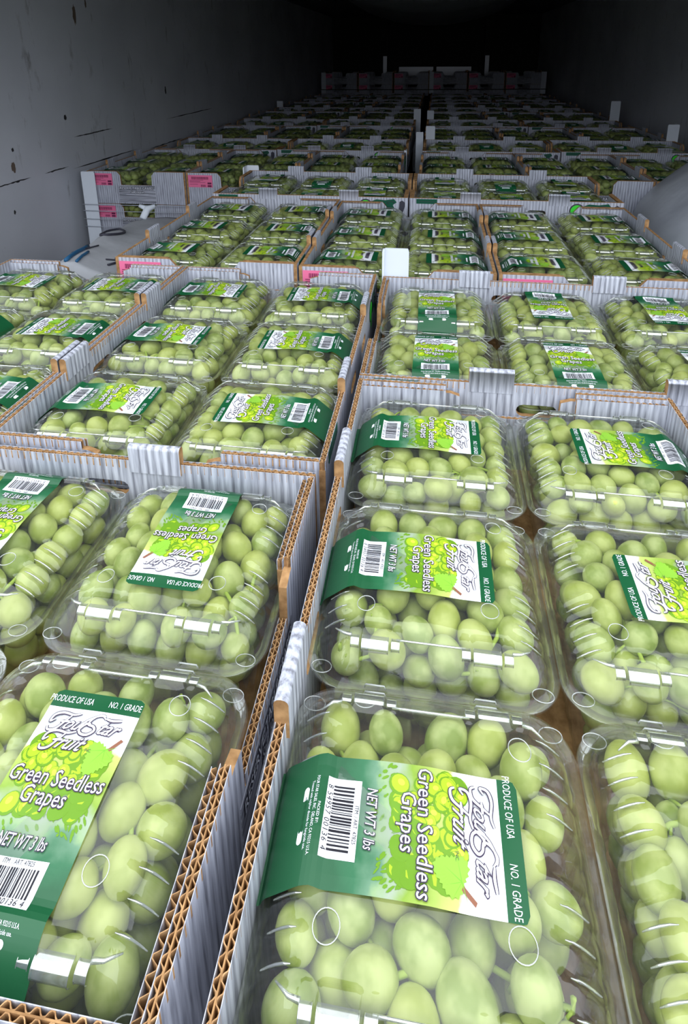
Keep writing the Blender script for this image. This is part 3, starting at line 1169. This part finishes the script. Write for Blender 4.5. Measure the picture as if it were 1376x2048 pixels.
NV = 6
RREF = 0.0133
GM = []
for i in range(3):
    vs, fs = grape_shape(20, 13, i)
    m = MB()
    m.add(scaled_grape(vs, RREF), fs, 'grape', True)
    GM.append(m.mesh('grape'))
PK = []
for sd in range(NV):
    P, r = pack(sd + 1)
    g = random.Random(100 + sd)
    # main stalks running among the upper grapes; every grape points at the nearest stalk point
    stalks = []
    for q in range(3):
        x0, y0 = g.uniform(-0.06, 0.06), g.uniform(-0.06, 0.06)
        a = g.uniform(0, 2 * pi)
        pts = []
        for k_ in range(9):
            pts.append(Vector((max(-0.07, min(0.07, x0)), max(-0.07, min(0.07, y0)), 0.004 + 0.008 * sin(k_ * 0.8 + q))))
            x0 += 0.014 * cos(a)
            y0 += 0.014 * sin(a)
            a += g.uniform(-0.5, 0.5)
        stalks.append(pts)
    allp = [p for s in stalks for p in s]
    rots = []
    for i in range(len(P)):
        c = Vector(P[i])
        nb = min(allp, key=lambda p: (p - c).length)
        d = (nb - c)
        d = (d.normalized() + Vector((g.uniform(-0.5, 0.5), g.uniform(-0.5, 0.5), g.uniform(-0.5, 0.2)))).normalized()
        rots.append(Vector((0, 0, 1)).rotation_difference(d))
    sm = MB()
    for s in stalks:
        sm.tube(s, 0.0017, 'stem', 6)
    for i in range(0, 60):
        c = Vector(P[i])
        nb = min(allp, key=lambda p: (p - c).length)
        if (nb - c).length < 0.045:
            e0 = c + rots[i] @ Vector((0, 0, r[i] * 1.05))
            mid = (e0 + nb) / 2 + Vector((0, 0, 0.002))
            sm.tube([tuple(e0), tuple(mid), tuple(nb)], [0.0016, 0.0009, 0.0011], 'stem', 5)
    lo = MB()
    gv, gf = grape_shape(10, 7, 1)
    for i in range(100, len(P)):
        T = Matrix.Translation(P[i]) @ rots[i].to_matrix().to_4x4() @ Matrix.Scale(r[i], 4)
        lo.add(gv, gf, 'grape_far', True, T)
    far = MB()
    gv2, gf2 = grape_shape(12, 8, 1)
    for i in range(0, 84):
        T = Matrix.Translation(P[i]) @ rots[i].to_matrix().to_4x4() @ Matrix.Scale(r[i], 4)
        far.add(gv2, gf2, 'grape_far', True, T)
    PK.append(dict(P=P, r=r, rot=rots, stem=sm.mesh('stem'), low=lo.mesh('lower_layer'), far=far.mesh('grape_bunch')))

def bunch(x, y, z, rz, label, group, near, var):
    pk = PK[var % NV]
    if not near:
        o = link('grape_bunch', pk['far'], None, (x, y, z), rz)
        return tag(o, label, 'grapes', group)
    t = thing('grape_bunch', label, 'grapes', (x, y, z), rz, group)
    for i in range(100):
        o = bpy.data.objects.new('grape', GM[(i * 7 + var) % 3])
        C.objects.link(o)
        o.parent = t
        o.location = pk['P'][i]
        o.rotation_mode = 'QUATERNION'
        o.rotation_quaternion = pk['rot'][i]
        s = float(pk['r'][i]) / RREF
        o.scale = (s, s, s)
    link('stem', pk['stem'], t)
    tag(link('lower_layer', pk['low'], t), kind='stuff')
    return t

def clam(x, y, z, rz, lab_deg, label, group, near, lod, lv=0):
    t = thing('clamshell', label, 'clamshell', (x, y, z), rz, group)
    link('tray', SH['tray', lod], t)
    link('lid', SH['lid', lod], t)
    link('label', SH['label', 0 if near else 1, lv], t, (0, 0, 0), radians(lab_deg))
    return t

# ------------------------------------------------------------------ load plan
ZC = -0.036        # clamshell rims sit this far below the carton's top edge
ORD = ['nearest', 'second', 'third', 'fourth', 'fifth', 'sixth', 'seventh']
COL3 = ['left', 'middle', 'right']
COL2 = ['left', 'right']
cell = 0.1935

def fill(cx, cy_, z, turned, boxdesc, near, labs, lod, skip=(), rows=None, stuff=None, lvs=None):
    """six clamshells of grapes in one carton; turned = long side along the trailer"""
    nx, ny = (2, 3) if turned else (3, 2)
    names = COL2 if turned else COL3
    for j in range(ny):
        if rows is not None and j not in rows:
            continue
        for i in range(nx):
            if (i, j) in skip:
                continue
            x = cx + (i - (nx - 1) / 2) * cell
            y = cy_ + (j - (ny - 1) / 2) * cell
            x += rnd.uniform(-0.0015, 0.0015) 
            y += rnd.uniform(-0.0015, 0.0015)
            rz = radians(rnd.uniform(-0.8, 0.8))
            var = rnd.randrange(NV)
            q = rnd.randrange(4) * pi / 2
            lv = (lvs[i] if turned else 0) if lvs else (0 if near else None)
            lab = labs[(i, j)] if labs and (i, j) in labs else (-90 if (turned and i == 0) else 90 if turned else (0 if i % 2 else 180))
            rowd = ('near', 'far')[j] if ny == 2 else ('near', 'middle', 'far')[j]
            pos = '%s-row %s' % (rowd, names[i])
            if stuff is not None:
                stuff.append((x, y, z + ZC, rz, lab, q, var))
                continue
            clam(x, y, z + ZC, rz, lab, 'clear %s clamshell, %s' % (pos, boxdesc), 'clamshells of green grapes', near, lod, lv if lv is not None else rnd.randrange(2))
            bunch(x, y, z + ZC, q, 'green grapes, %s clamshell, %s' % (pos, boxdesc), 'bunches of green grapes', near, var)

def place(x, y, z, turned, desc, near=False, labs=None, lod=1, skip=(), rows=None, stuff=None, sticker=0, empty=False, extra='', lvs=None):
    c = carton(x, y, z, pi / 2 if turned else 0.0, ('grey plank-print open carton, ' + desc + extra), 'open cartons of grapes', near, sticker)
    if not empty:
        fill(x, y, z, turned, desc, near, labs, lod, skip, rows, stuff, lvs)
    return c

# nearest left pallet
LX, RX = -0.111, -0.1015
place(LX - 0.308, 0.192, -0.004, False, 'nearest left carton', True, {(1, 0): 0, (2, 0): 0, (1, 1): 180, (2, 1): 180}, 0, skip=((0, 0), (0, 1)))
place(LX - 0.2, 0.7, 0, True, 'left pallet back carton beside the gap', True, None, 0)
place(LX - 0.6, 0.7, 0, True, 'left pallet back carton beside the wall', True, {(0, 2): -90, (1, 2): 90, (1, 1): 90, (1, 0): 90, (0, 0): 90, (0, 1): 90}, 0)
# nearest right pallet
place(RX + 0.2, 0.288, 0, True, 'nearest right carton', True, None, 0, lvs=(0, 1))
place(RX + 0.3, 0.79, 0, False, 'right pallet carton behind the nearest', True, {(0, 0): 0, (1, 0): 0, (2, 0): 0, (0, 1): 0, (1, 1): 180, (2, 1): 180}, 0)
# centre pallet
CX, CY = -0.677, 1.012
for i, nm in enumerate(('left', 'middle', 'right')):
    place(CX + 0.2 + 0.4 * i, CY + 0.3, 0.004 if i else 0.008, True, '%s front carton of the centre pallet' % nm, False, None, 0, sticker=1)
for i, nm in enumerate(('left', 'right')):
    place(CX + 0.3 + 0.6 * i, CY + 0.8, 0.016, False, '%s rear carton of the centre pallet' % nm, False, {(0, 0): 0, (1, 0): 0, (2, 0): 180, (0, 1): 180, (1, 1): 0, (2, 1): 180}, 0)
# pallets beyond, in two files
far_stuff = []
for k in range(5):
    for side in (0, 1):
        x0 = (-1.33, -0.062)[side]
        y0 = 2.02 + 1.003 * k
        nm = ('left', 'right')[side]
        st = far_stuff if k == 4 else None
        for i in range(3):
            place(x0 + 0.2 + 0.4 * i, y0 + 0.3, rnd.uniform(0, 0.008) * (k > 0), True, '%s front carton, %s %s-file pallet' % (('left', 'middle', 'right')[i], ORD[k], nm), stuff=st, sticker=1 if k == 0 else 0)
        for i in range(2):
            place(x0 + 0.3 + 0.6 * i, y0 + 0.8, rnd.uniform(0, 0.010), False, '%s rear carton, %s %s-file pallet' % (('left', 'right')[i], ORD[k], nm), stuff=st)
mb_s, mb_g = MB(), MB()
def add_mesh(mb, me, T, keys):
    mb.add([v.co for v in me.vertices], [tuple(p.vertices) for p in me.polygons], keys, False, T)
for (x, y, z, rz, lab, q, var) in far_stuff:
    T = Matrix.Translation((x, y, z)) @ Matrix.Rotation(rz, 4, 'Z')
    add_mesh(mb_s, SH['lid', 1], T, 'lid')
    add_mesh(mb_s, SH['tray', 1], T, 'tray')
    TL = T @ Matrix.Rotation(radians(lab), 4, 'Z')
    mb_s.add([wrap(u, v, 0.0) for u, v in ((0, -LW), (0, LW), (0.05, -LW), (0.05, LW))], [(0, 2, 3, 1)], 'white', False, TL)
    mb_s.add([wrap(u, v, 0.0) for u, v in ((0.05, -LW), (0.05, LW), (0.10, -LW), (0.10, LW))], [(0, 2, 3, 1)], 'green', False, TL)
    gv, gf = grape_shape(7, 5, 1)
    for i in range(60):
        TT = T @ Matrix.Translation(PK[var]['P'][i]) @ Matrix.Scale(PK[var]['r'][i], 4)
        mb_g.add(gv, gf, 'grape_far', True, TT)
tag(mb_s.build('clamshell_load'), 'dim far clamshells filling the two pallets in front of the taller stack', 'clamshell', kind='stuff')
tag(mb_g.build('grape_load'), 'dim green grapes in the far clamshells before the taller stack', 'grapes', kind='stuff')

# lower layers that show at the pallet sides
LZ = -0.127
for n_, dz in enumerate((LZ, 2 * LZ)):
    ly = ('second', 'third')[n_]
    for i, nm in ((0, 'left'), (1, 'middle')):
        place(-1.33 + 0.2 + 0.4 * i, 2.32, dz, True, '%s-layer carton under the %s front one, nearest left-file pallet' % (ly, nm), rows=(0,), sticker=1)
    place(-0.062 + 1.0, 2.32, dz, True, '%s-layer carton under the right front one, nearest right-file pallet' % ly, rows=(0,))
    place(LX - 0.308, 0.192, dz - 0.004, False, '%s-layer carton under the nearest left one' % ly, empty=True)
    place(LX - 0.2, 0.7, dz, True, '%s-layer carton under the left back one by the gap' % ly, empty=True)
    place(RX + 0.2, 0.288, dz, True, '%s-layer carton under the nearest right one' % ly, empty=True)

# taller stack at the far end
for k in range(2):
    for i in range(6):
        xx = -1.30 + 0.2 + i * 0.407 + (0.02 if i > 2 else 0)
        place(xx, 7.36, 0.10 + 0.127 * k, True, '%s of six in the taller far stack, %s layer' % (('leftmost', 'second', 'third', 'fourth', 'fifth', 'rightmost')[i], ('lower', 'top')[k]), empty=True, sticker=1)

# ------------------------------------------------------------------ edge boards (white corner posts)
def edge_board(x, y, z0, z1, label, sx_=1, sy_=1, w1=0.05, w2=0.05, lean=0.0):
    """L-shaped board: one leg along x facing the door, one along y"""
    m = MB()
    t = 0.004
    c = 0.006
    prof_ = [(0, 0), (w1 * sx_, 0), (w1 * sx_, t), (t * sx_, t), (t * sx_, w2 * sy_), (0, w2 * sy_)] if sy_ > 0 else [(0, 0), (w1 * sx_, 0), (w1 * sx_, t), (t * sx_, t), (t * sx_, -w2), (0, -w2)]
    n = len(prof_)
    h = z1 - z0
    vs = [(p[0], p[1], 0) for p in prof_] + [(p[0], p[1], h - c) for p in prof_] + [(p[0] * 0.93 + 0.0015 * sx_, p[1], h) for p in prof_]
    fs = [(i, (i + 1) % n, n + (i + 1) % n, n + i) for i in range(n)] + [(n + i, n + (i + 1) % n, 2 * n + (i + 1) % n, 2 * n + i) for i in range(n)]
    fs += [(0, 5, 4, 3), (0, 3, 2, 1), (2 * n, 2 * n + 1, 2 * n + 2, 2 * n + 3), (2 * n, 2 * n + 3, 2 * n + 4, 2 * n + 5)]
    m.add(vs, fs, 'post')
    o = m.build('edge_board')
    o.location = (x, y, z0)
    if lean:
        o.rotation_euler = (0, lean, 0)
    return tag(o, label, 'edge board', 'white edge boards')

edge_board(-1.345, 2.008, -0.385, 0.000, 'long white edge board on the left file front corner by the wall', 1, 1, 0.055)
edge_board(-0.103, 1.004, -0.385, 0.052, 'wide white edge board top standing at the centre of the load', 1, -1, 0.052, 0.006)
edge_board(-0.690, 2.014, -0.10, 0.034, 'small white edge board top behind the centre pallet left rear corner', 1, -1, 0.048, 0.04)
edge_board(-0.052, 3.016, -0.06, 0.072, 'white edge board beside the file gap, the nearest and broadest of that row', 1, 1, 0.046)
edge_board(-0.100, 2.985, -0.34, 0.046, 'tall pale edge board down in the file gap, left of the broadest one', 1, 1, 0.036, 0.03)
edge_board(-0.148, 4.00, -0.34, 0.078, 'tall white edge board on the left file corner at the gap', 1, 1, 0.046, 0.03)
edge_board(-0.060, 4.02, -0.02, 0.066, 'short white edge board at the gap on the right file, second back', 1, 1, 0.044)
edge_board(-0.128, 2.60, -0.34, 0.010, 'narrow edge board seen edge-on inside the gap, left file side', -1, 1, 0.012, 0.04)
edge_board(1.150, 4.02, -0.05, 0.128, 'tall white edge board by the right wall, the farther of two', -1, 1, 0.058)
edge_board(1.150, 3.015, -0.05, 0.088, 'white edge board by the right wall, the nearer of two', -1, 1, 0.052)
edge_board(-1.338, 5.03, -0.05, 0.055, 'tiny far white edge board by the left wall', 1, 1, 0.052)
edge_board(-1.318, 7.035, 0.0, 0.235, 'grey-white edge board at the far stack left corner', 1, 1, 0.055)
edge_board(-0.085, 7.035, 0.0, 0.240, 'grey-white edge board down the middle of the far stack', 1, 1, 0.05, 0.004)
edge_board(1.185, 7.035, 0.0, 0.235, 'grey-white edge board at the far stack right corner', -1, 1, 0.055)

m = MB()
m.tube([(-1.33, 7.028, 0.045), (-0.06, 7.026, 0.045), (1.20, 7.028, 0.05)], 0.004, 'strap_black', 6)
tag(m.build('strap'), 'black strap across the front of the far stack', 'strap')
for i, (z, z2, lb) in enumerate(((-0.127, -0.123, 'topmost pale strap across the left file front cartons'), (-0.152, -0.150, 'pale strap second from the top across the left file front'), (-0.185, -0.158, 'slanting thin pale strap across the left file front'), (-0.215, -0.200, 'lowest pale strap across the left file front'))):
    m = MB()
    m.tube([(-1.350, 2.002, z), (-1.28, 2.000, z), (-0.9, 2.005, (z + z2) / 2), (-0.45, 2.010, z2)], 0.0014, 'strap', 5)
    tag(m.build('strap'), lb, 'strap', 'pale straps round the left file')

# ------------------------------------------------------------------ dunnage bags
def left_bag():
    m = MB()
    # ridge from the near left low corner to a pinched peak; sheets fall to both sides
    NU, NV_ = 30, 18
    vs, fs = [], []
    for i in range(NU + 1):
        t = i / NU
        ridge = Vector((-0.835, 1.045, -0.030)).lerp(Vector((-0.985, 1.80, -0.112)), t)
        ridge.z += 0.006 * sin(pi * t)
        for j in range(NV_ + 1):
            s = -1 + 2 * j / NV_
            wd = 0.20 + 0.09 * (1 - t)
            side = (0.130 + 0.165 * t) if s > 0 else 0.17
            x = ridge.x + s * side
            dz = abs(s) ** 1.7 * (0.26 if s < 0 else 0.06)
            cr = 0.006 * sin(9 * s + 5 * t) + 0.004 * sin(17 * t + 3 * s)
            vs.append((x, ridge.y + 0.04 * s, ridge.z - dz + cr * (1 - abs(s))))
    top = len(vs)
    for i in range(NU):
        for j in range(NV_):
            a = i * (NV_ + 1) + j
            fs.append((a, a + 1, a + NV_ + 2, a + NV_ + 1))
    # closed underside and ends
    bz = [(v[0], v[1], FLOOR + 0.005 + 0.0) for v in vs]
    vs2 = vs + bz
    for i in range(NU):
        for j in (0, NV_):
            a = i * (NV_ + 1) + j
            b = a + NV_ + 1
            fs.append((a, b, b + top, a + top) if j == 0 else (b, a, a + top, b + top))
    for j in range(NV_):
        for i in (0, NU):
            a = i * (NV_ + 1) + j
            fs.append((a + 1, a, a + top, a + 1 + top) if i == 0 else (a, a + 1, a + 1 + top, a + top))
    m.add(vs2, fs, 'bag', True)
    root = tag(m.build('dunnage_bag'), 'grey paper dunnage bag slumped between the left wall and centre pallet', 'dunnage bag')
    k = MB()
    px, py, pz = -0.985, 1.80, -0.112
    k.tube([(px - 0.005, py - 0.03, pz - 0.002), (px, py, pz + 0.024), (px + 0.026, py + 0.01, pz + 0.034)], [0.012, 0.013, 0.007], 'post', 8)
    k.tube([(px, py, pz + 0.026), (px - 0.028, py, pz + 0.036)], [0.010, 0.006], 'post', 8)
    tag(k.build('pinched_top', root), 'white pinched top')
    k = MB()
    def on(t, s):
        i = min(NU - 1, int(t * NU)); j = min(NV_ - 1, int((s + 1) / 2 * NV_))
        a = Vector(vs[i * (NV_ + 1) + j]); b = Vector(vs[(i + 1) * (NV_ + 1) + j]); c = Vector(vs[i * (NV_ + 1) + j + 1])
        return a + (b - a) * (t * NU - i) + (c - a) * ((s + 1) / 2 * NV_ - j) + Vector((0, 0, 0.003))
    for (t0, s0, t1, s1, wd, key) in ((0.02, 0.10, 0.24, 0.02, 0.010, 'blueink'), (0.03, 0.24, 0.16, 0.16, 0.007, 'blueink'), (0.12, 0.0, 0.27, 0.12, 0.004, 'logo_dark'), (0.10, 0.55, 0.22, 0.66, 0.006, 'logo_dark'), (0.18, 0.50, 0.30, 0.66, 0.005, 'logo_dark'), (0.15, 0.42, 0.18, 0.62, 0.004, 'logo_dark')):
        k.tube([on(t0 + (t1 - t0) * q / 6, s0 + (s1 - s0) * q / 6) for q in range(7)], wd * 0.5, key, 5)
        k.build('bag_print', root)
        k = MB()
    loop = [on(0.50 + 0.09 * cos(a), 0.0 + 0.13 * sin(a)) for a in [2 * pi * q / 20 for q in range(20)]]
    k.tube(loop, 0.0035, 'logo_dark', 5, closed=True)
    k.build('bag_print', root)
left_bag()

def right_bag():
    m = MB()
    NU, NV_ = 36, 28
    vs, fs = [], []
    a_, b_, c_ = 0.36, 0.62, 0.23
    for i in range(NU + 1):
        u = -pi / 2 + pi * i / NU
        for j in range(NV_):
            v = 2 * pi * j / NV_
            f = lambda t, e_: math.copysign(abs(t) ** e_, t)
            x = a_ * f(cos(u), 0.7) * f(cos(v), 0.9)
            y = b_ * f(cos(u), 0.7) * f(sin(v), 0.9)
            z = c_ * f(sin(u), 0.9)
            w_ = 1 + 0.012 * sin(7 * v) + 0.008 * sin(5 * u + 3 * v) + 0.010 * abs(sin(4 * v + 2 * u)) - 0.006 * abs(sin(9 * v - 3 * u))
            vs.append((x * w_, y * w_, z * w_))
    for i in range(NU):
        for j in range(NV_):
            a, b = i * NV_ + j, i * NV_ + (j + 1) % NV_
            fs.append((a, b, b + NV_, a + NV_))
    m.add(vs, fs, 'bag2', True)
    o = m.build('air_bag')
    o.location = (0.92, 1.52, -0.09)
    o.rotation_euler = (0, radians(-38), radians(4))
    tag(o, 'inflated grey air bag wedged between centre pallet and right wall', 'air bag')
right_bag()
print('objects', len(bpy.data.objects))
